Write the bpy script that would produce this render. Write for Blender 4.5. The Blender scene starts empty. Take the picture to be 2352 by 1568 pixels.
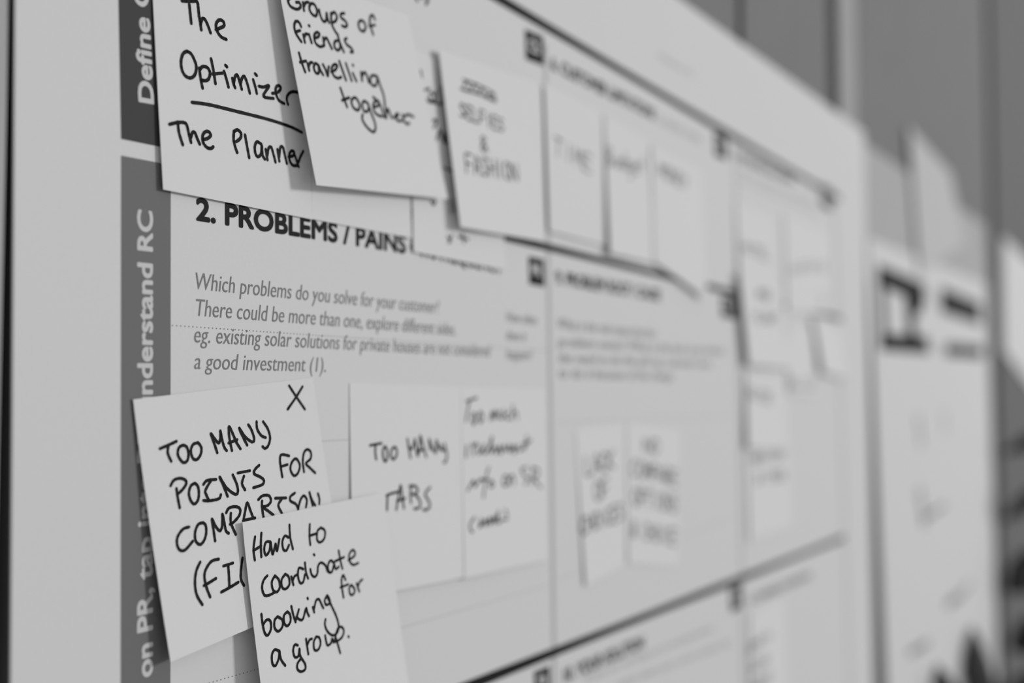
import bpy, bmesh, math, random
from mathutils import Vector
random.seed(7)
C = bpy.context.scene.collection
SC = bpy.context.scene
R = math.radians

# ------------------------------------------------------------------ camera
W, H = 2352, 1568
F = 2700.0                       # focal length in pixels of the 2352 px wide frame
DIST = 0.26                      # camera to wall paper surface, metres
CAMZ = 1.45
PITCH = math.atan(141 / F)
YAW = math.atan(1544 / F * math.cos(PITCH))
CAM = Vector((0, -DIST, CAMZ))
FWD = Vector((math.cos(YAW) * math.cos(PITCH), math.sin(YAW) * math.cos(PITCH), math.sin(PITCH)))
RIGHT = Vector((math.sin(YAW), -math.cos(YAW), 0))
UP = RIGHT.cross(FWD)
cd = bpy.data.cameras.new('camera')
cam = bpy.data.objects.new('camera', cd)
C.objects.link(cam)
cam.location = CAM
cam.rotation_euler = FWD.to_track_quat('-Z', 'Y').to_euler()
cd.sensor_width = 36
cd.lens = F / W * 36
cd.clip_start = 0.01
cd.dof.use_dof = True
cd.dof.focus_distance = 0.369
cd.dof.aperture_fstop = 4.5
SC.camera = cam

# ------------------------------------------------------------------ light
wd = bpy.data.worlds.new('world')
SC.world = wd
wd.use_nodes = True
wd.node_tree.nodes['Background'].inputs[0].default_value = (1, 1, 1, 1)
wd.node_tree.nodes['Background'].inputs[1].default_value = 0.455

def area(name, loc, target, size, power):
    l = bpy.data.lights.new(name, 'AREA')
    l.shape = 'RECTANGLE'
    l.size, l.size_y = size
    l.energy = power
    o = bpy.data.objects.new(name, l)
    C.objects.link(o)
    o.location = loc
    o.rotation_euler = (Vector(target) - Vector(loc)).to_track_quat('-Z', 'Y').to_euler()
area('window_light', (8.0, -9.0, 4.1), (0.6, 0, 1.45), (1.7, 1.7), 640)

SC.view_settings.view_transform = 'Standard'
SC.view_settings.look = 'None'
SC.view_settings.exposure = 0.0
SC.view_settings.gamma = 1.0
SC.view_settings.use_curve_mapping = False

# ------------------------------------------------------------------ materials
def mat(name, g, rough=0.7, noise=0.0, scale=300, bump=0.0, spec=0.2):
    m = bpy.data.materials.new(name)
    m.use_nodes = True
    nt = m.node_tree
    b = nt.nodes['Principled BSDF']
    b.inputs['Base Color'].default_value = (g, g, g, 1)
    b.inputs['Roughness'].default_value = rough
    b.inputs['Specular IOR Level'].default_value = spec
    if noise or bump:
        tc = nt.nodes.new('ShaderNodeTexCoord')
        n = nt.nodes.new('ShaderNodeTexNoise')
        n.inputs['Scale'].default_value = scale
        n.inputs['Detail'].default_value = 4
        nt.links.new(tc.outputs['Object'], n.inputs['Vector'])
        if noise:
            r = nt.nodes.new('ShaderNodeMapRange')
            r.inputs['From Min'].default_value = 0.3
            r.inputs['From Max'].default_value = 0.7
            r.inputs['To Min'].default_value = g * (1 - noise)
            r.inputs['To Max'].default_value = g * (1 + noise)
            nt.links.new(n.outputs['Fac'], r.inputs['Value'])
            nt.links.new(r.outputs['Result'], b.inputs['Base Color'])
        if bump:
            bp = nt.nodes.new('ShaderNodeBump')
            bp.inputs['Strength'].default_value = bump
            bp.inputs['Distance'].default_value = 0.0003
            nt.links.new(n.outputs['Fac'], bp.inputs['Height'])
            nt.links.new(bp.outputs['Normal'], b.inputs['Normal'])
    return m

def halftone(name, lo, hi):
    m = mat(name, hi)
    nt = m.node_tree
    b = nt.nodes['Principled BSDF']
    tc = nt.nodes.new('ShaderNodeTexCoord')
    w = nt.nodes.new('ShaderNodeTexWave')
    w.inputs['Scale'].default_value = 800
    w.bands_direction = 'DIAGONAL'
    r = nt.nodes.new('ShaderNodeMapRange')
    r.inputs['To Min'].default_value = lo
    r.inputs['To Max'].default_value = hi
    nt.links.new(tc.outputs['Object'], w.inputs['Vector'])
    nt.links.new(w.outputs['Fac'], r.inputs['Value'])
    nt.links.new(r.outputs['Result'], b.inputs['Base Color'])
    return m

M = dict(
    paper=mat('poster_paper', 0.70, 0.6, 0.012, 900, 0.05),
    note=mat('note_paper', 0.76, 0.75, 0.01, 1500, 0.08),
    note_pale=mat('note_paper_pale', 0.56, 0.75, 0.01, 1500, 0.08),
    ink=mat('marker_ink', 0.012, 0.6, 0.15, 900, 0, 0.08),
    black=mat('print_black', 0.013, 0.6, 0.1, 700, 0, 0.08),
    grey=mat('print_grey', 0.20, 0.6, 0.05, 900),
    pale=mat('print_pale_grey', 0.48, 0.6, 0.02, 900),
    tag_dark=halftone('print_tag_dark', 0.052, 0.06),
    tag_mid=halftone('print_tag_mid', 0.15, 0.19),
    white=mat('print_white', 0.62, 0.6, 0.01, 900),
    panel=mat('wall_panel_grey', 0.16, 0.55, 0.05, 14, 0.05),
    panel_dark=mat('wall_panel_dark_grey', 0.11, 0.55, 0.05, 14, 0.05),
    panel_light=mat('wall_panel_light', 0.42, 0.6, 0.03, 14),
    strip=mat('wall_strip_light', 0.34, 0.5, 0.03, 20),
    dark=mat('wall_joint_dark', 0.045, 0.8, 0.1, 60),
    board=mat('grey_board', 0.43, 0.6, 0.03, 30),
    leaf=mat('leaf_dark', 0.065, 0.5, 0.3, 25),
    stem=mat('stem', 0.06, 0.7, 0.2, 40),
    pot=mat('pot_glaze', 0.35, 0.3, 0.05, 10),
    soil=mat('soil', 0.04, 0.95, 0.4, 80, 0.5),
    floor=mat('floor_vinyl', 0.3, 0.4, 0.08, 6),
)

# ------------------------------------------------------------------ geometry helpers
POSTER = 0.0015                  # front face of the big sheet, metres off the wall (Y = -height)

def ray(x, y):
    return (FWD * F + RIGHT * (x - W / 2) + UP * (H / 2 - y)).normalized()

def hit(x, y, h):
    """point (X, Z) where the sight line of a measured photo position meets the sheet lying h off the wall"""
    d = ray(x, y)
    t = (-h - CAM.y) / d.y
    p = CAM + d * t
    return (p.x, p.z)

def depth(x, y, h=POSTER):
    u, v = hit(x, y, h)
    return (Vector((u, -h, v)) - CAM).dot(FWD)

class Shape:
    def __init__(s):
        s.v, s.f = [], []
    def add(s, vs, fs):
        o = len(s.v)
        s.v += [tuple(p) for p in vs]
        s.f += [tuple(i + o for i in f) for f in fs]
    def box(s, x0, x1, y0, y1, z0, z1):
        s.add([(x0, y0, z0), (x1, y0, z0), (x1, y1, z0), (x0, y1, z0), (x0, y0, z1), (x1, y0, z1), (x1, y1, z1), (x0, y1, z1)],
              [(0, 3, 2, 1), (4, 5, 6, 7), (0, 1, 5, 4), (1, 2, 6, 5), (2, 3, 7, 6), (3, 0, 4, 7)])
    def build(s, name, m, parent=None, smooth=False):
        me = bpy.data.meshes.new(name)
        off = parent.location if parent else Vector((0, 0, 0))
        me.from_pydata([(p[0] - off[0], p[1] - off[1], p[2] - off[2]) for p in s.v], [], s.f)
        me.materials.append(m)
        me.validate()
        if smooth:
            for p in me.polygons:
                p.use_smooth = True
        o = bpy.data.objects.new(name, me)
        C.objects.link(o)
        if parent:
            o.parent = parent
        return o

def thing(name, label, cat, loc, group=None):
    o = bpy.data.objects.new(name, None)
    o.empty_display_size = 0.02
    C.objects.link(o)
    o.location = loc
    o['label'] = label
    o['category'] = cat
    if group:
        o['group'] = group
    return o

def struct(o):
    o['kind'] = 'structure'
    return o

def smooth_pts(pts, n=6):
    if len(pts) < 3:
        return pts
    out = []
    closed = math.dist(pts[0], pts[-1]) < 1e-9
    for i in range(len(pts) - 1):
        p1, p2 = pts[i], pts[i + 1]
        p0 = pts[i - 1] if i > 0 else (pts[-2] if closed else p1)
        p3 = pts[i + 2] if i + 2 < len(pts) else (pts[1] if closed else p2)
        for k in range(n):
            t = k / n
            out.append(tuple(0.5 * (2 * b + (c - a) * t + (2 * a - 5 * b + 4 * c - d) * t * t + (3 * b - a - 3 * c + d) * t ** 3)
                             for a, b, c, d in zip(p0, p1, p2, p3)))
    out.append(pts[-1])
    return out

def ribbon(sh, pts, w, height, cap=True):
    """a pen or print stroke of width w laid on a surface; pts are (X, Z), height(X, Z) its distance off the wall"""
    q = [pts[0]]
    for p in pts[1:]:
        if math.dist(p, q[-1]) > w * 0.08:
            q.append(p)
    r = w / 2
    if len(q) == 1:
        q = [q[0], (q[0][0] + w * .1, q[0][1])]
    L, Rr = [], []
    for i, p in enumerate(q):
        a = q[max(0, i - 1)]
        b = q[min(len(q) - 1, i + 1)]
        dx, dz = b[0] - a[0], b[1] - a[1]
        l = math.hypot(dx, dz) or 1
        rr = r * (1 + .07 * math.sin(i * 1.7 + p[0] * 900))
        L.append((p[0] - dz / l * rr, p[1] + dx / l * rr))
        Rr.append((p[0] + dz / l * rr, p[1] - dx / l * rr))
    V = [(x, -height(x, z), z) for x, z in L] + [(x, -height(x, z), z) for x, z in Rr]
    n = len(q)
    sh.add(V, [(i, n + i, n + i + 1, i + 1) for i in range(n - 1)])
    if cap:
        for c in (q[0], q[-1], *q[4:-4:4]):
            disc(sh, c, r * .98, height, 10)

def disc(sh, c, r, height, n=10):
    V = [(c[0] + r * math.cos(2 * math.pi * k / n), c[1] + r * math.sin(2 * math.pi * k / n)) for k in range(n)]
    sh.add([(x, -height(x, z), z) for x, z in V], [tuple(range(n))[::-1]])

FLAT = lambda x, z: POSTER + 0.00012
FLAT2 = lambda x, z: POSTER + 0.00022
FLAT0 = lambda x, z: POSTER + 0.00006

def quad_px(sh, pxs, height=FLAT0, base=POSTER):
    V = [hit(x, y, base) for x, y in pxs]
    sh.add([(x, -height(x, z), z) for x, z in V], [tuple(range(len(V)))[::-1]])

# printed lettering: the outline of Blender's own built-in typeface as a flat mesh
_tc = {}
def glyphs(s, shear=0.0, offset=0.0):
    k = (s, shear, offset)
    if k in _tc:
        return _tc[k]
    c = bpy.data.curves.new('t', 'FONT')
    c.body = s
    c.size = 1
    c.shear = shear
    c.offset = offset
    c.resolution_u = 4
    o = bpy.data.objects.new('t', c)
    C.objects.link(o)
    dg = bpy.context.evaluated_depsgraph_get()
    me = bpy.data.meshes.new_from_object(o.evaluated_get(dg))
    vs = [(v.co.x, v.co.y) for v in me.vertices]
    fs = [tuple(p.vertices) for p in me.polygons]
    bpy.data.objects.remove(o)
    bpy.data.curves.remove(c)
    bpy.data.meshes.remove(me)
    _tc[k] = (vs, fs)
    return _tc[k]

def extent(s):
    vs = glyphs(s)[0]
    return min(p[0] for p in vs), max(p[0] for p in vs)

CAP = max(p[1] for p in glyphs('H')[0])

def lettering(sh, s, p0, p1, cap, shear=0.0, bold=0.0, offset=0.0, height=FLAT, base=POSTER):
    """text whose baseline runs between two measured positions; cap = capital height in photo pixels at its start"""
    a, b = hit(*p0, base), hit(*p1, base)
    cap = cap * depth(*p0, base) / F
    lettering_uv(sh, s, a, b, cap, shear, bold, offset, height)

def lettering_uv(sh, s, a, b, cap, shear=0.0, bold=0.0, offset=0.0, height=FLAT):
    vs, fs = glyphs(s, shear, offset)
    x0, x1 = min(p[0] for p in vs), max(p[0] for p in vs)
    L = math.dist(a, b)
    e = ((b[0] - a[0]) / L, (b[1] - a[1]) / L)
    n = (-e[1], e[0])
    sx, sy = L / (x1 - x0), cap / CAP
    shifts = [(0, 0)]
    if bold:
        r = bold * cap
        shifts = [(r * math.cos(t), r * math.sin(t)) for t in [k * math.pi / 4 for k in range(8)]] + [(0, 0)]
    for i, (dx, dy) in enumerate(shifts):
        V = []
        for x, y in vs:
            X, Y = (x - x0) * sx + dx, y * sy + dy
            u, v = a[0] + e[0] * X + n[0] * Y, a[1] + e[1] * X + n[1] * Y
            V.append((u, -height(u, v) - i * 2e-6, v))
        sh.add(V, fs)

# ------------------------------------------------------------------ the wall and the floor
def U(x, y=784, h=0.0):
    return hit(x, y, h)[0]
GAP = 0.004
seam1, seam2, seam3 = U(1700, 60), U(1916, 120), U(2283, 700)
s = Shape(); s.box(-1.6, 4.2, 0.012, 0.12, 0, 2.7)
struct(s.build('wall_back', M['dark']))
def panel(name, u0, u1, m, y=0.0):
    s = Shape(); s.box(u0, u1, y, 0.0115, 0.005, 2.695)
    return struct(s.build(name, m))
panel('wall_panel', -1.6, U(9, 500), M['panel_light'])
panel('wall_panel', U(60, 500), seam1 - 0.006, M['panel'])
panel('wall_panel', seam1 + 0.006, seam2 - 0.022, M['panel'])
panel('trim_1', seam2 + 0.014, U(1966, 120), M['strip'], -0.0005)
panel('wall_panel', U(1968, 120), seam3 - 0.03, M['panel'])
panel('wall_panel', seam3 + 0.03, 4.2, M['panel_dark'])
s = Shape(); s.box(-1.6, 4.2, -4.0, 0.12, -0.05, -0.001)
struct(s.build('floor', M['floor']))

# ------------------------------------------------------------------ the big canvas poster
def sheet(name, quad, m, parent, nu=40, nv=8, height=lambda a, b: POSTER, thick=0.0004):
    """a sheet of paper spanning four (X, Z) corners tl, tr, br, bl"""
    tl, tr, br, bl = quad
    V = []
    for side in (0, 1):
        for j in range(nv + 1):
            for i in range(nu + 1):
                a, b = i / nu, j / nv
                t = [tl[k] + (tr[k] - tl[k]) * a for k in (0, 1)]
                q = [bl[k] + (br[k] - bl[k]) * a for k in (0, 1)]
                V.append((t[0] + (q[0] - t[0]) * b, -height(a, b) + side * thick, t[1] + (q[1] - t[1]) * b))
    n = (nu + 1) * (nv + 1)
    idx = lambda i, j, k: k * n + j * (nu + 1) + i
    Fs = []
    for j in range(nv):
        for i in range(nu):
            Fs.append((idx(i, j, 0), idx(i, j + 1, 0), idx(i + 1, j + 1, 0), idx(i + 1, j, 0)))
            Fs.append((idx(i, j, 1), idx(i + 1, j, 1), idx(i + 1, j + 1, 1), idx(i, j + 1, 1)))
    for i in range(nu):
        Fs.append((idx(i, 0, 0), idx(i + 1, 0, 0), idx(i + 1, 0, 1), idx(i, 0, 1)))
        Fs.append((idx(i, nv, 1), idx(i + 1, nv, 1), idx(i + 1, nv, 0), idx(i, nv, 0)))
    for j in range(nv):
        Fs.append((idx(0, j, 1), idx(0, j + 1, 1), idx(0, j + 1, 0), idx(0, j, 0)))
        Fs.append((idx(nu, j, 0), idx(nu, j + 1, 0), idx(nu, j + 1, 1), idx(nu, j, 1)))
    s = Shape(); s.add(V, Fs)
    o = s.build(name, m, parent, smooth=True)
    for p in o.data.polygons:
        if abs(p.normal.y) < 0.5:
            p.use_smooth = False
    for e in o.data.edges:
        a, b = e.vertices
        def rim(q):
            q %= n
            return q % (nu + 1) in (0, nu) or q // (nu + 1) in (0, nv)
        if rim(a) and rim(b):
            e.use_edge_sharp = True
    return o

pq = [hit(43, -1097, POSTER), hit(1985, 303, POSTER), hit(2006, 1640, POSTER), hit(12, 3600, POSTER)]
pu0, pu1 = pq[0][0], pq[1][0]
poster = thing('canvas_poster', 'large printed canvas sheet with ruled boxes and dark side tags, covered in sticky notes', 'poster',
               ((pu0 + pu1) / 2, -POSTER, (pq[0][1] + pq[3][1]) / 2))
def poster_h(a, b):
    return POSTER
sheet('paper', pq, M['paper'], poster, 160, 10, poster_h, 0.0006)

# side tags
s = Shape(); quad_px(s, [(267, -260), (388, -190), (392, 342), (278, 319)])
s.build('side_tag', M['tag_dark'], poster)['label'] = 'dark grey side tag'
s = Shape(); quad_px(s, [(278, 357), (392, 379), (391, 1700), (277, 1720)])
s.build('side_tag', M['tag_mid'], poster)['label'] = 'mid grey side tag'
# "Define CS, fit into CL": the D starts at y 238, the C of CS at y 28
a, b = hit(352, 238, POSTER), hit(342, 45, POSTER)
full = 'Define CS, fit into CL'
x0, x1 = extent(full)
k = extent('Define')[1] - x0
bb = (a[0] + (b[0] - a[0]) * (x1 - x0) / k, a[1] + (b[1] - a[1]) * (x1 - x0) / k)
s = Shape(); lettering_uv(s, full, a, bb, 43 * depth(350, 238) / F, 0, 0.05)
s.build('tag_lettering', M['white'], poster)
full = 'Focus on PR, tap into BE, understand RC'
x0, x1 = extent(full)
kp = extent('Focus on P')[1] - (extent('P')[1] - extent('P')[0]) - x0
a, b = hit(349, 1444, POSTER), hit(349, 487, POSTER)
t = (x1 - x0) / ((x1 - x0) - kp)
aa = (b[0] + (a[0] - b[0]) * t, b[1] + (a[1] - b[1]) * t)
s = Shape(); lettering_uv(s, full, aa, b, 43 * depth(350, 1000) / F, 0, 0.05)
s.build('tag_lettering', M['white'], poster)

# thick black rules and thin grey dividers
def hline(s, px, u0, u1, wmm, height=FLAT2):
    v = hit(*px, POSTER)[1]
    ribbon(s, [(u0 + (u1 - u0) * i / 20, v) for i in range(21)], wmm / 1000, height, False)
uL, uR = U(392, 900, POSTER), U(1934, 900, POSTER)
for px, w in (((1228, 45), 4.4), ((1300, 578), 3.4), ((1290, 1490), 4.2)):
    s = Shape(); hline(s, px, uL, uR, w)
    s.build('black_rule', M['black'], poster)
def vline(s, top, bot, wmm):
    a, b = hit(*top, POSTER), hit(*bot, POSTER)
    ribbon(s, [a, b], wmm / 1000, FLAT, False)
s = Shape(); vline(s, (1252, 100), (1277, 1800), 3.2); s.build('divider_line', M['pale'], poster)
s = Shape(); vline(s, (1688, 330), (1708, 1600), 4.0); s.build('divider_line', M['pale'], poster)
s = Shape(); vline(s, (1914, 425), (1952, 1600), 6.0); s.build('divider_line', M['pale'], poster)

# dotted guide lines
def dots(p0, p1, pitch=0.00165, r=0.00021):
    s = Shape()
    a, b = hit(*p0, POSTER), hit(*p1, POSTER)
    n = int(math.dist(a, b) / pitch)
    for i in range(n + 1):
        disc(s, (a[0] + (b[0] - a[0]) * i / n, a[1] + (b[1] - a[1]) * i / n), r, FLAT, 6)
    s.build('dotted_line', M['grey'], poster)
dots((396, 747), (1255, 806))
dots((396, 1031), (1255, 985))
dots((396, 1592), (1255, 1345))
dots((1282, 970), (1680, 955), 0.003, 0.0003)
dots((1282, 1330), (1680, 1190), 0.003, 0.0003)

# badges: dark squares with pale letters
def badge(txt, pxs, m='black'):
    s = Shape(); quad_px(s, pxs)
    o = s.build('badge', M[m], poster)
    (x0, y0), (x1, y1), (x2, y2), (x3, y3) = pxs
    s = Shape()
    lettering(s, txt, (x0 * .8 + x1 * .2, y0 * .36 + y3 * .64 + (y1 - y0) * .2), (x0 * .2 + x1 * .8, y0 * .36 + y3 * .64 + (y1 - y0) * .8), (y3 - y0) * .38, 0, 0.04, height=FLAT2)
    c = s.build('badge_letters', M['paper'], poster)
    return o
badge('CS', [(1205, 66), (1247, 84), (1250, 152), (1207, 136)])
badge('PR', [(1213, 588), (1249, 596), (1251, 659), (1215, 652)])
badge('CL', [(1640, 302), (1668, 315), (1670, 368), (1642, 357)])
badge('RC', [(1656, 678), (1690, 685), (1691, 732), (1657, 727)])
badge('AS', [(1884, 420), (1908, 434), (1911, 484), (1887, 474)])
badge('SL', [(1676, 1350), (1702, 1340), (1704, 1394), (1678, 1406)])
badge('TR', [(1226, 1543), (1262, 1528), (1264, 1592), (1228, 1608)])

# headings
def heading(txt, p0, p1, cap, bold=0.06, m='black'):
    s = Shape(); lettering(s, txt, p0, p1, cap, 0, bold)
    return s.build('heading', M[m], poster)
heading('2. PROBLEMS / PAINS', (452, 504), (931, 581), 49)
heading('+ ITS FREQUENCY', (941, 583), (1152, 629), 33, 0.03)
heading('6. CUSTOMER LIMITATIONS', (1266, 158), (1502, 274), 28)
heading('EG. BUDGET, DEVICES', (1510, 280), (1612, 332), 18, 0, 'pale')
heading('5. AVAILABLE SOLUTIONS', (1685, 362), (1822, 424), 21, 0.04)
heading('9. PROBLEM ROOT / CAUSE', (1277, 650), (1515, 690), 28)
heading('10. YOUR SOLUTION', (1295, 1566), (1478, 1486), 29)
heading('8. CHANNELS OF BEHAVIOR', (1722, 1388), (1862, 1327), 18, 0.02)
heading('1. CUSTOMER SEGMENT(S)', (452, -210), (985, 2), 46)
s = Shape(); lettering(s, 'Solution Fit', (1512, 132), (1592, 178), 14); s.build('title_text', M['pale'], poster)

# small italic body copy
def body(lines, m='grey'):
    s = Shape()
    for txt, p0, p1, cap in lines:
        lettering(s, txt, p0, p1, cap, 0.16, 0, -0.004)
    return s.build('body_text', M[m], poster)
body([('Which problems do you solve for your customer?', (449, 664), (1008, 720), 39),
      ('There could be more than one, explore different sides.', (450, 725), (1046, 770), 39),
      ('eg. existing solar solutions for private houses are not considered', (446, 786), (1126, 819), 39),
      ('a good investment (1).', (446, 847), (748, 854), 38)])
body([('How often', (1163, 738), (1232, 746), 24), ('does it', (1163, 780), (1208, 784), 24), ('happen?', (1163, 824), (1222, 826), 24)])
body([('What is the real reason that this', (1281, 754), (1504, 776), 25),
      ('problem exists? What is the back story behind', (1281, 796), (1662, 815), 25),
      ('the need to do this job? eg. customers have', (1283, 833), (1632, 844), 25),
      ('to do it because of the change', (1283, 868), (1545, 873), 25)])
body([('If you are working on an existing business,', (1345, 1568), (1640, 1446), 20),
      ('write down your current solution first', (1420, 1580), (1680, 1480), 20)], 'pale')
body([('What solutions are available to', (1700, 398), (1880, 475), 14), ('the customers when they face', (1700, 418), (1880, 493), 14)], 'pale')

# ------------------------------------------------------------------ sticky notes
NOTES = []
class Note:
    """one sticky note: four measured corners tl, tr, br, bl with their distance off the poster in mm"""
    def __init__(s, label, px, lift, p=1.5, group=None, base=0.15, m='note'):
        s.lift = [POSTER + (l + base) / 1000 for l in lift]
        s.c = [hit(x, y, h) for (x, y), h in zip(px, s.lift)]
        s.p = p
        top = [(s.c[0][k] + s.c[1][k]) / 2 for k in (0, 1)]
        s.root = thing('sticky_note', label, 'sticky note', (top[0], -(s.lift[0] + s.lift[1]) / 2, top[1]), group)
        sheet('paper', s.c, M[m], s.root, 14, 14, s.hab, 0.00012)
        s.ink = Shape()
    def hab(s, a, b):
        tl, tr, br, bl = s.lift
        t, q = tl + (tr - tl) * a, bl + (br - bl) * a
        return t + (q - t) * max(0, b) ** s.p
    def ab(s, u, v):
        tl, tr, br, bl = s.c
        a = b = 0.5
        for _ in range(8):
            f = [tl[k] * (1 - a) * (1 - b) + tr[k] * a * (1 - b) + br[k] * a * b + bl[k] * (1 - a) * b - (u, v)[k] for k in (0, 1)]
            da = [(tr[k] - tl[k]) * (1 - b) + (br[k] - bl[k]) * b for k in (0, 1)]
            db = [(bl[k] - tl[k]) * (1 - a) + (br[k] - tr[k]) * a for k in (0, 1)]
            det = da[0] * db[1] - da[1] * db[0]
            a -= (f[0] * db[1] - f[1] * db[0]) / det
            b -= (da[0] * f[1] - da[1] * f[0]) / det
        return a, b
    def h(s, u, v):
        a, b = s.ab(u, v)
        return s.hab(min(1, max(0, a)), min(1, max(0, b)))
    def hw(s, u, v):
        return s.h(u, v) + 0.00014
    def at(s, x, y):
        h = s.lift[0]
        for _ in range(7):
            u, v = hit(x, y, h)
            h = s.h(u, v)
        return (u, v)
    def write(s, strokes, w, org=(0, 0), k=1.0):
        for st in strokes:
            ribbon(s.ink, smooth_pts([s.at(org[0] + x / k, org[1] + y / k) for x, y in st]), w / 1000, s.hw)
        return s
    def word(s, txt, p0, p1, cap, w, slant=0.0):
        """hand-printed capitals between two measured positions, cap = letter height in photo pixels"""
        a, b = s.at(*p0), s.at(*p1)
        L = math.dist(a, b)
        e = ((b[0] - a[0]) / L, (b[1] - a[1]) / L)
        n = (-e[1], e[0])
        ch = cap * depth(*p0) / F
        adv = L / max(1, len(txt))
        for i, c in enumerate(txt):
            for st in HAND.get(c, []):
                q = []
                for x, y in st:
                    X = (i + .08 + x * .8 + y * slant) * adv
                    Y = y * ch + random.uniform(-.03, .03) * ch
                    q.append((a[0] + e[0] * X + n[0] * Y, a[1] + e[1] * X + n[1] * Y))
                ribbon(s.ink, smooth_pts(q, 4), w / 1000, s.hw)
        return s
    def done(s):
        if s.ink.v:
            s.ink.build('handwriting', M['ink'], s.root)
O8 = [(.5, 1), (.1, .8), (0, .5), (.1, .2), (.5, 0), (.9, .2), (1, .5), (.9, .8), (.5, 1)]
HAND = {
    'A': [[(0, 0), (.5, 1), (1, 0)], [(.2, .35), (.8, .35)]], 'B': [[(0, 0), (0, 1), (.8, .85), (.1, .52), (.95, .25), (0, 0)]],
    'C': [[(.95, .85), (.5, 1), (.05, .6), (.1, .2), (.5, 0), (.95, .15)]], 'D': [[(0, 0), (0, 1), (.7, .85), (1, .5), (.7, .1), (0, 0)]],
    'E': [[(1, 1), (0, 1), (0, .5), (0, 0), (1, 0)], [(0, .5), (.8, .5)]], 'F': [[(1, 1), (0, 1), (0, .5), (0, 0)], [(0, .5), (.8, .5)]],
    'G': [[(.95, .85), (.5, 1), (.05, .6), (.1, .2), (.5, 0), (.95, .2), (.95, .45), (.55, .45)]],
    'H': [[(0, 1), (0, 0)], [(1, 1), (1, 0)], [(0, .5), (1, .5)]], 'I': [[(.5, 1), (.5, 0)]], 'K': [[(0, 1), (0, 0)], [(1, 1), (.1, .5), (1, 0)]],
    'L': [[(0, 1), (0, 0), (1, 0)]], 'M': [[(0, 0), (.1, 1), (.5, .3), (.9, 1), (1, 0)]], 'N': [[(0, 0), (0, 1), (1, 0), (1, 1)]], 'O': [O8],
    'P': [[(0, 0), (0, 1), (.9, .85), (.8, .5), (0, .45)]], 'R': [[(0, 0), (0, 1), (.9, .85), (.8, .55), (.1, .48), (1, 0)]],
    'S': [[(.9, .9), (.4, 1), (.1, .75), (.5, .5), (.9, .25), (.5, 0), (.05, .1)]], 'T': [[(0, 1), (1, 1)], [(.5, 1), (.5, 0)]],
    'U': [[(0, 1), (.05, .2), (.5, 0), (.95, .2), (1, 1)]], 'V': [[(0, 1), (.5, 0), (1, 1)]], 'W': [[(0, 1), (.25, 0), (.5, .7), (.75, 0), (1, 1)]],
    'X': [[(0, 1), (1, 0)], [(1, 1), (0, 0)]], 'Y': [[(0, 1), (.5, .5), (1, 1)], [(.5, .5), (.4, 0)]],
    '&': [[(1, 0), (.2, .75), (.5, 1), (.75, .75), (.1, .3), (.4, 0), (.9, .4)]],
    'u': [[(0, .6), (.1, .05), (.6, .1), (.8, .6), (.9, 0)]], 'd': [[(.8, .5), (.3, .6), (.1, .2), (.5, 0), (.8, .4)], [(.85, 1), (.9, 0)]],
    'g': [[(.8, .5), (.3, .6), (.1, .2), (.5, .05), (.8, .5), (.8, -.3), (.2, -.35)]], 'e': [[(.1, .3), (.9, .35), (.5, .6), (.1, .3), (.5, 0), (.9, .1)]],
    't': [[(.5, 1), (.45, 0)], [(.1, .6), (.9, .65)]], 'o': [[(x, y * .6) for x, y in O8]], 'n': [[(.05, .6), (.1, 0)], [(.1, .4), (.6, .6), (.9, 0)]],
}

GT = 'notes stuck across the top row of the poster'
GP = 'notes stuck under the problems heading'
GA = 'notes in the far upper right column of the poster'

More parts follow.
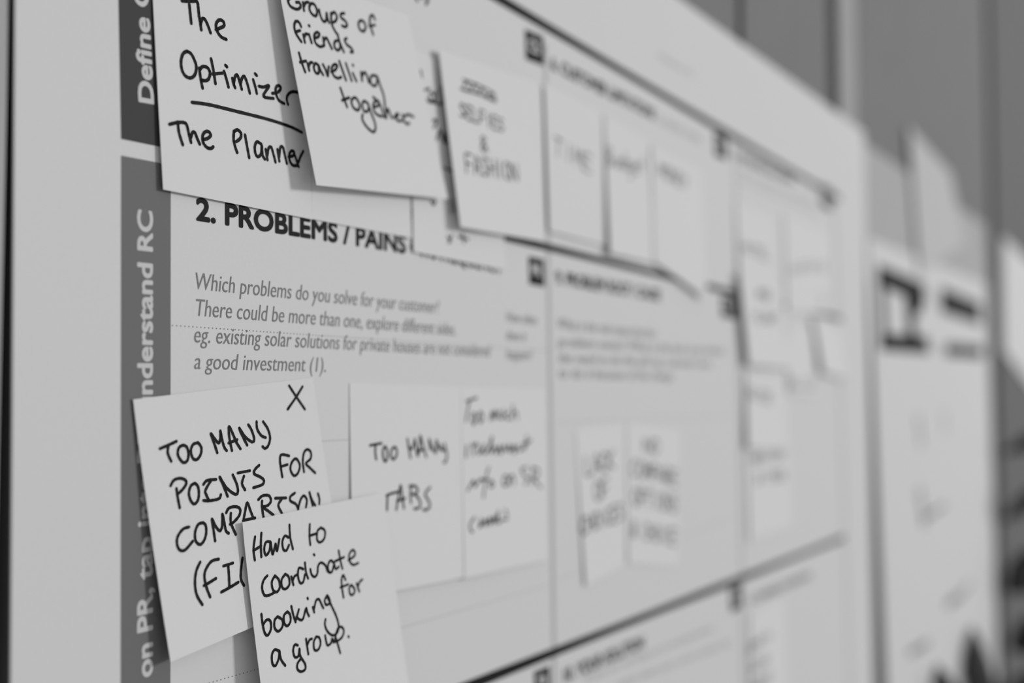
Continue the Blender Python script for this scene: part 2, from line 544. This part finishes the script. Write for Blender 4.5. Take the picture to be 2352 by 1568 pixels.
# --- top row, near to far
n = Note('white note reading The Optimizer over a line and The Planner', [(343, -180), (700, -20), (718, 504), (375, 435)], (.3, .3, .6, 1.4), 1.5, GT)
n.write([
 [(310,8),(370,12),(440,10)], [(430,6),(452,20),(460,70),(467,140),(478,205),(488,275)], [(482,220),(498,172),(522,180),(548,232),(573,302)], [(378,42),(386,120),(396,214)],
 [(622,272),(665,256),(697,236),(690,198),(655,184),(628,210),(624,252),(642,302),(675,342),(718,362)],
 [(358,470),(320,495),(302,565),(312,645),(345,700),(395,715),(432,680),(442,610),(420,540),(390,490),(352,470)],
 [(470,625),(482,720),(500,810)], [(472,645),(500,612),(545,622),(568,670),(555,725),(525,742),(490,735)],
 [(578,540),(600,650),(618,768)], [(592,680),(680,672)],
 [(697,655),(720,730),(738,800)], [(710,600),(724,614)],
 [(774,720),(785,770),(799,806)], [(786,772),(798,705),(820,692),(843,760),(860,820)], [(850,765),(862,720),(884,702),(910,765),(934,856)],
 [(965,732),(985,800),(998,858)], [(982,677),(998,694)],
 [(1018,792),(1060,800),(1110,788),(1062,868),(1070,892),(1110,900),(1152,904)],
 [(1140,858),(1190,848),(1218,810),(1200,786),(1176,800),(1172,850),(1200,920),(1250,952)],
 [(1284,960),(1272,905),(1290,862),(1330,842),(1385,852)],
 [(402,940),(560,962),(800,1020),(1100,1096),(1300,1162),(1412,1216)],
 [(196,1142),(268,1126),(328,1126),(355,1150),(374,1230),(394,1308)], [(392,1265),(408,1216),(430,1220),(450,1270),(474,1324)], [(272,1120),(284,1220),(318,1330)],
 [(500,1282),(540,1274),(574,1245),(556,1210),(520,1214),(500,1252),(506,1310),(540,1354),(575,1364),(598,1348)],
 [(788,1205),(785,1280),(800,1350),(818,1402)], [(788,1212),(818,1192),(852,1222),(848,1268),(810,1300)],
 [(890,1240),(910,1350),(928,1448)],
 [(1040,1325),(1000,1302),(980,1345),(986,1410),(1010,1440),(1038,1410),(1044,1340),(1050,1420),(1072,1462)],
 [(1080,1372),(1096,1468)], [(1094,1430),(1106,1362),(1130,1352),(1150,1412),(1170,1490)],
 [(1188,1372),(1205,1480)], [(1204,1440),(1215,1354),(1238,1354),(1255,1420),(1274,1502)],
 [(1290,1440),(1330,1430),(1340,1396),(1316,1386),(1296,1420),(1302,1480),(1330,1518),(1368,1520)],
 [(1345,1420),(1382,1532)], [(1380,1490),(1398,1440),(1424,1388)],
], 1.1, (340, 0), 4).done()
n = Note('white note with no writing showing, peeking out below the Groups of friends note',
         [(702, -18), (930, 85), (946, 547), (718, 503)], (.2, .2, .4, .4), 1.5, GT); n.done()
n = Note('white note with a numbered list, mostly hidden between the Groups and Selfies notes', [(943, 108), (1150, 215), (1160, 621), (950, 578)], (.2, .2, .5, .9), 1.5, GT)
n.write([[(1275,655),(1300,645),(1312,690),(1306,745)], [(1385,815),(1340,830),(1338,880),(1375,930),(1430,945)], [(1400,850),(1385,890),(1410,930),(1440,890),(1400,850)],
 [(1440,835),(1445,950),(1490,950)], [(1482,800),(1500,960)], [(1415,1110),(1445,1100),(1440,1150),(1420,1170)],
 [(1450,1285),(1478,1195),(1510,1300),(1520,1210)], [(1530,1240),(1520,1300),(1550,1310),(1545,1240)], [(1520,1540),(1590,1572)],
 [(1400,1850),(1420,1880),(1440,1850)], [(1570,1830),(1580,1960)], [(1610,1840),(1620,1950)], [(1550,2170),(1580,2220)], [(1590,2160),(1560,2230)], [(1690,2150),(1700,2230)], [(1650,2170),(1740,2200)]],
 1.0, (640, 0), 4).done()
n = Note('white note reading Groups of friends travelling together, curling off the poster', [(632, -75), (938, 36), (1029, 457), (727, 425)], (3.2, 2.2, 4.2, 7.2), 1.1, GT)
n.write([
 [(130,-35),(95,-10),(85,12),(110,60),(165,85),(200,65),(190,25),(160,22)], [(222,22),(232,98)], [(230,60),(248,24),(275,22)],
 [(300,32),(280,72),(300,122),(338,148),(352,110),(335,52),(300,32)], [(370,90),(385,150),(410,196),(435,186),(440,120),(446,160),(462,208)],
 [(480,120),(482,180),(490,230),(520,290),(545,322)], [(484,132),(510,112),(534,150),(524,190),(492,208)],
 [(602,122),(572,128),(572,160),(608,190),(628,228),(610,248),(582,236)],
 [(752,188),(732,222),(746,270),(780,288),(798,250),(786,206),(752,188)], [(882,178),(866,142),(842,152),(836,210),(850,262),(868,318)], [(832,240),(884,230)],
 [(205,245),(186,205),(156,197),(142,240),(155,300),(184,350),(208,384)], [(160,292),(196,280)], [(225,318),(240,390)], [(234,340),(248,312),(268,316)], [(278,315),(302,394)], [(276,234),(282,240)],
 [(326,350),(360,340),(374,312),(350,297),(326,325),(336,390),(375,428),(410,422)], [(408,345),(418,418)], [(416,370),(438,348),(464,398),(488,448)],
 [(550,372),(516,382),(512,430),(540,462),(564,440),(560,392)], [(538,312),(562,392),(598,478)], [(624,352),(606,368),(626,410),(664,440),(682,476),(660,478)],
 [(186,486),(210,570),(243,662)], [(196,572),(250,560)], [(264,582),(280,648)], [(274,612),(288,578),(308,574)],
 [(368,602),(336,582),(322,620),(340,668),(368,668),(366,604),(386,650),(408,688)], [(406,592),(430,640),(450,698),(455,640),(460,612)],
 [(482,660),(520,640),(538,602),(510,592),(486,630),(502,690),(540,718),(574,708)], [(556,562),(618,738)], [(616,582),(670,742)], [(680,672),(714,746)], [(680,596),(684,602)],
 [(756,662),(766,742)], [(766,700),(785,664),(808,690),(828,758)],
 [(904,702),(862,692),(842,722),(852,774),(888,788),(904,742),(904,702),(930,780),(962,870),(974,950)],
 [(566,808),(598,900),(628,982)], [(582,922),(648,896)], [(690,897),(667,932),(686,988),(728,1012),(743,970),(720,912),(690,897)],
 [(820,952),(786,928),(767,960),(782,1018),(814,1022),(828,980),(816,942),(850,1040),(884,1130),(888,1188),(868,1212),(830,1188),(790,1140),(767,1092),(771,1052)],
 [(870,985),(914,970),(918,932),(886,932),(867,970),(882,1030),(920,1062),(948,1068)], [(868,892),(930,960),(972,1080)], [(972,950),(986,1050),(990,1084)], [(988,1050),(1002,1000),(1020,1040),(1040,1085)],
 [(1058,1078),(1098,1060),(1090,1042),(1070,1068),(1092,1108),(1130,1108)], [(1136,1052),(1152,1115),(1184,1138),(1200,1130)], [(1150,1072),(1190,1052),(1238,1074)],
], 1.1, (640, 0), 4).done()
n = Note('white note with a scribbled-out word above Selfies and Fashion', [(1008, 113), (1245, 193), (1252, 556), (1058, 521)], (2.6, 1.0, 1.4, 5.2), 1.2, GT)
n.write([[(1690,728),(1850,788),(1985,862)], [(1668,815),(1800,852),(2000,922)], [(1690,800),(1730,750),(1760,820),(1800,780),(1830,850),(1870,810),(1900,880),(1950,860),(1990,900)], [(1700,830),(1850,870),(1990,935)]], .75, (640, 0), 4)
n.word('SELFIES', (1055, 265), (1158, 303), 30, .8).word('&', (1102, 345), (1122, 350), 34, .8).word('FASHION', (1070, 396), (1190, 416), 42, .8).done()
n = Note('white note reading Time, nearest of three small notes under limitations heading', [(1250, 190), (1388, 262), (1396, 566), (1262, 530)], (2.2, 1.2, .8, 1.2), 1.2, GT)
n.word('TIME', (1270, 352), (1360, 398), 40, .7).done()
n = Note('white note reading Budget, between the Time note and the steep-edged note', [(1388, 262), (1492, 322), (1502, 606), (1402, 582)], (1.8, 1.2, 1.6, 3.4), 1.2, GT)
n.word('Budget', (1396, 380), (1482, 402), 42, .8).done()
n = Note('white note with a short word and a steep lower edge, right of the Budget note', [(1496, 330), (1612, 392), (1624, 686), (1503, 601)], (1.4, 1.0, 4.0, 2.2), 1.3, GT)
n.word('MONEY', (1514, 402), (1580, 436), 30, .9).done()

# --- problems column
n = Note('white note reading Too many points for comparison, large X in its corner', [(306, 917), (719, 867), (792, 1350), (392, 1520)], (.6, .3, 2.0, 4.2), 1.5, GP)
n.write([
 [(1535,102),(1600,202),(1680,318)], [(1658,110),(1600,205),(1522,318)],
 [(348,680),(430,645),(500,612)], [(426,650),(420,720),(452,796)],
 [(560,647),(522,672),(514,740),(560,806),(600,788),(610,722),(592,662),(556,647)], [(692,627),(652,642),(632,700),(652,770),(690,778),(723,730),(728,670),(700,627),(688,628)],
 [(875,718),(846,630),(816,542),(850,588),(888,628),(904,580),(903,516),(920,600),(940,668),(962,698)],
 [(1010,698),(986,580),(983,477),(1020,550),(1050,620),(1088,682)], [(980,628),(1058,597)],
 [(1150,648),(1110,570),(1076,490),(1130,570),(1195,618),(1214,590),(1190,510),(1160,460)],
 [(1236,432),(1242,500),(1280,560),(1320,578)], [(1296,432),(1340,500),(1360,580),(1345,648),(1315,678),(1291,660)],
 [(500,1046),(512,1130),(530,1223)], [(446,1020),(476,970),(530,952),(578,966),(590,1000),(560,1050),(522,1088)],
 [(670,997),(632,1022),(614,1090),(632,1158),(665,1188),(698,1150),(706,1080),(694,1020),(665,997)],
 [(748,1008),(782,972),(864,962)], [(815,975),(767,1060),(772,1100),(800,1158)], [(748,1155),(800,1158),(888,1140),(908,1102)],
 [(970,1118),(932,1020),(897,940),(960,1040),(1038,1098),(1064,1078),(1055,1010),(1017,920)],
 [(1064,903),(1174,882)], [(1120,932),(1102,1000),(1130,1058)],
 [(1260,832),(1222,870),(1214,910),(1270,940),(1303,970),(1288,1010),(1207,1038)],
 [(1473,940),(1460,860),(1451,780),(1466,735),(1535,746)], [(1456,845),(1520,826)],
 [(1600,772),(1562,802),(1547,870),(1580,928),(1618,900),(1633,830),(1600,772)],
 [(1672,893),(1661,800),(1671,720),(1700,687),(1733,710),(1733,770),(1690,815),(1720,850),(1775,903)],
 [(615,1399),(560,1419),(512,1486),(505,1554),(530,1609),(580,1609),(650,1529)],
 [(745,1359),(700,1376),(672,1444),(676,1524),(715,1560),(753,1524),(773,1454),(768,1384),(742,1359)],
 [(855,1527),(840,1424),(826,1326),(860,1394),(900,1434),(920,1384),(922,1281),(940,1364),(955,1434),(980,1457)],
 [(1000,1272),(1000,1360),(1045,1468)], [(957,1268),(982,1226),(1040,1212),(1083,1232),(1078,1290),(1030,1350),(992,1374)],
 [(1117,1330),(1130,1260),(1150,1177),(1180,1250),(1208,1322)], [(1112,1340),(1222,1316)],
 [(1300,1308),(1286,1220),(1286,1160)], [(1252,1148),(1292,1112),(1350,1112),(1368,1160),(1340,1200),(1297,1217),(1340,1250),(1392,1290)],
 [(1407,1135),(1508,1132)], [(1468,1142),(1436,1200),(1470,1275)], [(1588,1087),(1547,1120),(1548,1160),(1598,1190),(1620,1240)],
 [(1620,1225),(1640,1150),(1670,1112),(1698,1150),(1690,1215)], [(1722,1080),(1735,1140),(1752,1200)], [(1722,1085),(1745,1150),(1775,1200)], [(1800,1092),(1813,1140),(1812,1186)],
], .98, (280, 860), 4)
n.write([[(318,457),(282,540),(270,650),(287,760),(338,848)], [(410,778),(376,690),(357,590),(372,520),(422,450),(488,430)], [(352,673),(402,645),(463,607)],
 [(532,493),(618,466)], [(575,490),(582,580),(586,680)], [(512,733),(590,690),(668,642)], [(705,420),(692,540),(694,620),(720,672)]], 1.0, (380, 1176), 4).done()
n = Note('white note reading Too many tabs, right of the comparison note', [(803, 880), (1060, 886), (1066, 1326), (812, 1376)], (.1, .5, 1.6, 1.2), 1.3, GP)
n.write([[(278,650),(330,640),(385,630)], [(330,645),(326,710),(335,778)], [(415,660),(396,700),(402,770),(420,798),(438,760),(434,690),(415,660)], [(505,665),(477,690),(472,750),(495,778),(523,740),(523,690),(505,665)],
 [(650,765),(636,680),(622,590)], [(628,650),(665,682),(690,590)], [(690,590),(700,660),(712,740)], [(720,745),(735,640),(740,562),(765,650),(795,755)], [(720,700),(775,686)],
 [(832,690),(820,590),(850,670),(880,720)], [(885,715),(888,600),(905,660),(930,690)], [(930,645),(942,695),(965,690)], [(962,632),(985,740),(972,800),(955,804)],
 [(430,1110),(480,1090),(540,1076)], [(440,1110),(436,1180),(435,1244)], [(520,1240),(540,1120),(560,1017),(575,1130),(590,1228)], [(525,1160),(600,1136)],
 [(655,1017),(650,1100),(655,1178)], [(640,1025),(690,1022),(718,1060),(700,1090),(662,1100)], [(690,1100),(733,1150),(738,1210),(700,1233),(684,1228)], [(830,1035),(792,1080),(787,1110),(818,1160),(828,1210),(795,1243),(766,1238)]],
 1.0, (780, 860), 4).done()
n = Note('white note with four lines starting Too much, beside the divider line', [(1060, 887), (1254, 893), (1258, 1285), (1067, 1328)], (.6, .3, .8, 1.9), 1.3, GP)
n.write([[(1165,245),(1260,212)], [(1190,250),(1175,330),(1160,430)], [(1230,350),(1215,400),(1230,460),(1250,400),(1230,350)], [(1290,340),(1275,400),(1300,440),(1315,380),(1290,340)],
 [(1380,420),(1400,340),(1415,410),(1430,330),(1450,400)], [(1465,330),(1475,400),(1500,390),(1505,320)], [(1550,340),(1525,370),(1540,410),(1565,400)], [(1590,280),(1585,410)], [(1590,360),(1620,340),(1630,410)],
 [(1165,650),(1160,760)], [(1215,630),(1225,740)], [(1220,660),(1260,630)], [(1270,640),(1275,730),(1310,680),(1330,640),(1320,720),(1360,700),(1400,570),(1385,720),(1430,660),(1440,730),(1470,650),(1480,730),(1510,650),(1530,700),(1560,640),(1560,710),(1600,650),(1600,730),(1630,650),(1650,700),(1700,660),(1740,610)], [(1680,640),(1760,600)], [(1720,560),(1700,690)],
 [(1175,1065),(1230,970),(1240,1030),(1290,960),(1310,970)], [(1370,850),(1340,960),(1320,1130)], [(1290,965),(1370,965)], [(1390,980),(1380,1030),(1410,1020),(1405,980),(1390,980)], [(1510,930),(1500,1010),(1540,1010),(1545,940),(1515,930)], [(1560,1010),(1570,930),(1600,940),(1600,1010)],
 [(1720,850),(1670,870),(1690,920),(1730,960),(1700,1010)], [(1770,850),(1760,1010)], [(1770,860),(1820,870),(1820,930),(1780,950),(1850,1040)],
 [(1240,1310),(1195,1380),(1210,1440),(1225,1440)], [(1280,1400),(1300,1320),(1290,1400),(1340,1330),(1340,1390),(1380,1310),(1380,1380),(1420,1300),(1420,1370),(1460,1250),(1450,1360),(1500,1330),(1540,1330)], [(1520,1240),(1540,1300)]],
 .95, (780, 860), 4).done()
n = Note('white note reading Hard to coordinate booking for a group, overlapping the comparison note', [(557, 1199), (882, 1130), (942, 1592), (622, 1745)], (3.4, 2.2, 5.0, 7.5), 1.4, GP)
n.write([
 [(822,225),(808,340),(820,440)], [(880,190),(875,300),(880,410)], [(812,350),(878,308)],
 [(962,270),(922,275),(906,340),(922,394),(955,350),(964,272),(974,340),(985,386),(1005,310),(1012,292),(1024,358),(1045,247)],
 [(1130,232),(1096,217),(1073,270),(1082,340),(1110,350),(1134,300)], [(1138,115),(1145,230),(1170,338)],
 [(1325,110),(1322,210),(1330,300)], [(1320,216),(1385,196)], [(1430,142),(1396,172),(1392,250),(1420,276),(1458,240),(1464,170),(1425,140)],
 [(935,582),(902,622),(886,690),(906,758),(945,763),(1000,737)], [(1000,590),(976,640),(986,710),(1020,733),(1049,690),(1040,620),(1003,582)], [(1100,567),(1066,620),(1072,690),(1105,703),(1138,660),(1130,592),(1098,567)],
 [(1155,590),(1175,668)], [(1166,640),(1182,592),(1210,572)], [(1265,522),(1226,512),(1216,580),(1236,648),(1265,638),(1280,572)], [(1280,462),(1290,550),(1310,608)],
 [(1330,522),(1341,570),(1370,593),(1395,560),(1402,492),(1430,462),(1470,490),(1488,540),(1510,550)], [(1361,386),(1368,394)],
 [(1550,470),(1516,442),(1492,490),(1502,550),(1530,543),(1548,480),(1564,520),(1592,500)], [(1590,352),(1606,440),(1625,518)], [(1556,450),(1640,412)],
 [(1680,440),(1735,400),(1738,362),(1715,347),(1687,390),(1692,450),(1725,483),(1770,465)],
 [(880,935),(892,1030),(912,1110),(940,1128),(968,1070),(963,1000),(930,987),(897,1030)], [(1030,957),(1002,992),(1002,1060),(1035,1093),(1073,1050),(1073,990),(1028,957)], [(1120,912),(1087,950),(1092,1020),(1120,1043),(1148,1000),(1143,940),(1118,912)],
 [(1155,862),(1175,950),(1195,1008)], [(1197,990),(1225,892)], [(1202,960),(1230,984),(1262,980),(1290,882),(1302,920),(1318,953)], [(1303,786),(1308,796)],
 [(1352,870),(1366,918)], [(1362,900),(1382,812),(1410,800),(1435,850),(1450,880)],
 [(1482,767),(1462,810),(1476,850),(1510,830),(1500,785),(1482,767),(1530,870),(1570,960),(1590,1040),(1580,1100),(1535,1130),(1485,1090),(1464,1030),(1470,982)],
 [(1653,620),(1632,577),(1617,620),(1622,700),(1635,783)], [(1607,690),(1678,662)], [(1705,667),(1687,700),(1697,753),(1724,753),(1738,710),(1708,667)], [(1755,652),(1780,728)], [(1766,690),(1782,642),(1808,617)],
 [(1040,1272),(1002,1262),(977,1310),(982,1390),(1010,1408),(1040,1340),(1045,1272),(1060,1350),(1100,1408)],
 [(1215,1222),(1186,1217),(1172,1270),(1187,1328),(1220,1320),(1230,1250),(1238,1320),(1280,1390),(1283,1440),(1245,1463),(1212,1440),(1212,1390),(1245,1342)],
 [(1290,1162),(1300,1230),(1312,1303)], [(1302,1220),(1322,1172),(1345,1162)], [(1385,1142),(1362,1190),(1367,1260),(1400,1263),(1423,1210),(1413,1152),(1382,1142)],
 [(1466,1130),(1476,1190),(1490,1222),(1520,1200),(1530,1162),(1545,1195)], [(1560,1140),(1582,1210),(1605,1293)], [(1557,1160),(1580,1072),(1615,1052),(1638,1090),(1618,1150),(1562,1188),(1527,1162)], [(1679,1138),(1684,1146)],
], .92, (380, 1176), 4).done()

# --- root cause column
GR = 'two notes under the root cause text'
n = Note('narrow white note with three short lines, left of pair under root cause text', [(1322, 985), (1432, 972), (1434, 1298), (1345, 1345)], (.1, .1, .3, 1.1), 1.3, GR)
n.word('LACK', (1345, 1090), (1412, 1075), 42, 1.05).word('OF', (1365, 1150), (1400, 1140), 42, 1.05).word('CHOICES', (1335, 1228), (1432, 1190), 38, 1.05).done()
n = Note('wider white note with four lines, right of pair under root cause text', [(1440, 968), (1562, 990), (1556, 1302), (1443, 1294)], (.15, .1, .3, .5), 1.3, GR)
n.word('NO', (1478, 1040), (1514, 1040), 32, 1.05).word('COMPARE', (1448, 1090), (1556, 1116), 36, 1.05).word('OPTIONS', (1452, 1160), (1556, 1176), 40, 1.05).word('& CHOICE', (1448, 1232), (1552, 1250), 36, 1.05).done()

# --- available solutions column, far right
n = Note('white note with one blurred line, top left of far right column', [(1690, 462), (1778, 502), (1790, 690), (1702, 676)], (.6, .4, .8, 1.6), 1.3, GA)
n.word('HOTEL', (1702, 575), (1768, 598), 22, .9).done()
n = Note('white note with two blurred words, lifting its left edge over a dark shadow', [(1698, 625), (1796, 656), (1812, 846), (1720, 838)], (4.2, 1.6, 1.6, 5.0), 1.0, GA)
n.word('AND', (1738, 682), (1770, 690), 20, 1.2).word('FLIGHT', (1735, 738), (1784, 742), 20, 1.2).done()
n = Note('white note with one slanting line, third down at left of far right column', [(1712, 852), (1806, 866), (1812, 1034), (1718, 1028)], (1.0, .5, 1.0, 3.2), 1.0, GA)
n.word('GUIDE', (1716, 912), (1772, 926), 24, 1.0).done()
n = Note('white note with two blurred lines, lowest of far right column above the rule', [(1716, 1036), (1812, 1012), (1820, 1206), (1722, 1242)], (.6, .4, .6, 1.0), 1.3, GA)
n.word('REVIEW', (1728, 1066), (1800, 1050), 20, 1.0).word('SITES', (1736, 1110), (1804, 1098), 18, 1.2).done()
n = Note('white note with one faint line, top right of far right column', [(1800, 492), (1905, 540), (1910, 720), (1808, 716)], (.6, .6, 2.0, 1.0), 1.3, GA)
n.word('APPS', (1812, 630), (1900, 622), 22, .8).word('V', (1880, 700), (1898, 715), 40, .8).done()
n = Note('white note with a word near its foot, left of the far tilted note', [(1806, 742), (1868, 756), (1878, 912), (1812, 905)], (.5, .5, .8, 1.0), 1.3, GA)
n.word('BLOG', (1812, 892), (1872, 892), 22, .8).done()
n = Note('tilted white note lifting off at its left edge near the right border of the poster', [(1868, 728), (1930, 752), (1946, 872), (1890, 854)], (2.6, 1.0, 1.0, 4.6), 1.0, GA)
n.done()

# --- bottom row
n = Note('white note with slanting scribbled lines below the lower black rule', [(1722, 1408), (1800, 1364), (1808, 1640), (1728, 1690)], (.6, .4, .8, 1.6), 1.3)
n.word('EMAIL', (1722, 1502), (1772, 1456), 18, 1.0).word('ADS', (1724, 1548), (1766, 1516), 18, 1.0).word('PRESS', (1728, 1592), (1772, 1556), 18, 1.0).done()

# ------------------------------------------------------------------ the next board along the wall
P2 = 0.003
g = thing('backing_sheet', 'grey sheet on the wall showing above the second poster', 'sheet', (*[hit(2120, 520, 0.001)[0]], -0.001, hit(2120, 520, 0.001)[1]))
sheet('paper', [hit(x, y, 0.0014) for x, y in ((1976, 322), (2262, 516), (2270, 720), (1992, 640))], M['board'], g, 12, 6, lambda a, b: 0.0014, 0.0008)
poster2 = thing('printed_poster', 'second white poster with a large black heading, far along the wall', 'poster', (hit(2150, 1000, P2)[0], -P2, hit(2150, 1000, P2)[1]))
sheet('paper', [hit(1994, 545, P2), hit(2266, 652, P2), (hit(2292, 1568, P2)[0], hit(2052, 1900, P2)[1]), hit(2052, 1900, P2)], M['paper'], poster2, 12, 12, lambda a, b: P2, 0.0012)
H2 = lambda x, z: P2 + 0.0004
def q2(s, px):
    quad_px(s, px, H2, P2)
s = Shape()
q2(s, [(2016, 606), (2122, 652), (2124, 700), (2016, 654)])
q2(s, [(2018, 640), (2032, 646), (2038, 790), (2024, 790)])
q2(s, [(2078, 668), (2124, 690), (2112, 722), (2080, 712)])
q2(s, [(2080, 700), (2100, 706), (2106, 800), (2086, 798)])
q2(s, [(2022, 764), (2132, 774), (2134, 812), (2022, 804)])
s.build('heading_emblem', M['black'], poster2)
s = Shape(); q2(s, [(2160, 658), (2252, 698), (2254, 746), (2160, 716)])
s.build('heading_bar', M['black'], poster2)
s = Shape(); q2(s, [(2170, 788), (2258, 796), (2258, 822), (2170, 816)])
s.build('subheading_bar', M['black'], poster2)
for a, b, w in (((2108, 960), (2116, 1020), 9), ((2168, 945), (2170, 990), 6), ((2112, 1130), (2122, 1200), 14), ((2124, 1190), (2168, 1160), 6), ((2176, 1390), (2196, 1370), 10), ((2196, 1380), (2226, 1340), 7), ((2088, 1500), (2130, 1476), 7)):
    s = Shape()
    ribbon(s, [hit(*a, P2), hit(*b, P2)], w / 1000, H2)
    s.build('sketch_mark', M['grey'], poster2)
n2 = Note('pale note stuck over the top edge of the second poster', [(2088, 288), (2184, 398), (2216, 560), (2112, 628)], (.6, .6, 1.2, 1.2), 1.2, None, 2.6, 'note_pale')
n2.done()
t = thing('paper_sheet', 'white sheet of paper at the right edge of the picture, past the second poster', 'sheet', (hit(2360, 760, P2)[0], -P2, hit(2360, 760, P2)[1]))
sheet('paper', [hit(x, y, P2) for x, y in ((2302, 542), (2460, 690), (2460, 1010), (2306, 806))], M['paper'], t, 8, 8, lambda a, b: P2, 0.0012)

# ------------------------------------------------------------------ the dark plant at the lower right
def pos(x, y, h):
    u, v = hit(x, y, h)
    return Vector((u, -h, v))
root = Vector((1.92, -0.155, 0))
plant = thing('potted_plant', 'dark leafy plant in front of the wall at the lower right corner', 'plant', (root.x, root.y, 0))
def tube(s, pts, r, n=8):
    rings = []
    for i, p in enumerate(pts):
        d = (pts[min(i + 1, len(pts) - 1)] - pts[max(0, i - 1)]).normalized()
        a = d.orthogonal().normalized(); b = d.cross(a)
        rr = r * (1 - .6 * i / (len(pts) - 1))
        rings.append([p + (a * math.cos(2 * math.pi * k / n) + b * math.sin(2 * math.pi * k / n)) * rr for k in range(n)])
    s.add([p for r_ in rings for p in r_], [(i * n + k, i * n + (k + 1) % n, (i + 1) * n + (k + 1) % n, (i + 1) * n + k) for i in range(len(pts) - 1) for k in range(n)])
def lathe(s, prof, cx, cy, n=28):
    s.add([(cx + r * math.cos(2 * math.pi * k / n), cy + r * math.sin(2 * math.pi * k / n), z) for r, z in prof for k in range(n)],
          [(i * n + k, i * n + (k + 1) % n, (i + 1) * n + (k + 1) % n, (i + 1) * n + k) for i in range(len(prof) - 1) for k in range(n)])
s = Shape(); lathe(s, [(0.0, 0.0), (.085, 0.0), (.095, .01), (.125, .24), (.132, .25), (.132, .275), (.12, .275), (.115, .24), (0, .235)], root.x, root.y)
s.build('pot', M['pot'], plant, True)
s = Shape(); lathe(s, [(.117, .245), (.06, .252), (0, .255)], root.x, root.y)
s.build('soil', M['soil'], plant, True)
top = Vector((root.x + .03, root.y + .02, 1.16))
s = Shape(); tube(s, [Vector((root.x, root.y, .24)).lerp(top, i / 10) + Vector((.015 * math.sin(i * .7), .01 * math.cos(i * .9), 0)) for i in range(11)], .012)
s.build('stem', M['stem'], plant, True)
def leaf(tip, base, width, droop=.02, face=(0.35, -1, 0.2)):
    s = Shape()
    L = (tip - base)
    side = L.cross(Vector(face)).normalized()
    nrm = side.cross(L).normalized()
    V, n = [], 9
    for i in range(n):
        t = i / (n - 1)
        w = width * (math.sin(math.pi * min(1, t * .93 + .04)) ** .8) * (1 - .25 * t)
        c = base + L * t + nrm * (droop * math.sin(math.pi * t))
        V += [c - side * w - nrm * w * .25, c, c + side * w - nrm * w * .25]
    Fs = []
    for i in range(n - 1):
        for k in (0, 1):
            Fs.append((i * 3 + k, i * 3 + k + 1, i * 3 + k + 4, i * 3 + k + 3))
    s.add(V, Fs)
    st = Vector((root.x, root.y, min(max(base.z - .06, .4), 1.13)))
    o = s.build('leaf', M['leaf'], plant, True)
    md = o.modifiers.new('thickness', 'SOLIDIFY'); md.thickness = .0006
    p = Shape(); tube(p, [st, st.lerp(base, .5) + Vector((0, 0, .02)), base], .003, 6)
    p.build('leaf_stalk', M['stem'], plant, True)
def at_x(x, y, u):
    d = ray(x, y)
    return CAM + d * (u / d.x)
LV = [((2304, 1196), (2420, 1100), .016), ((2312, 1360), (2420, 1262), .034), ((2322, 1490), (2430, 1430), .034),
      ((2230, 1440), (2262, 1660), .022), ((2152, 1528), (2206, 1700), .02), ((2316, 1590), (2410, 1545), .02), ((2306, 1040), (2430, 985), .014)]
for a, b, w in LV:
    tip = pos(*a, 0.014)
    leaf(tip, at_x(*b, tip.x), w, .01, (-1, -.15, .1))
for k in range(14):
    ang = k * 2.4
    z = .5 + k * .03
    b = Vector((root.x + .05 * math.cos(ang), root.y + .05 * math.sin(ang), z))
    leaf(b + Vector((.13 * math.cos(ang), min(.09, .13 * math.sin(ang)), .03)), b, .03)
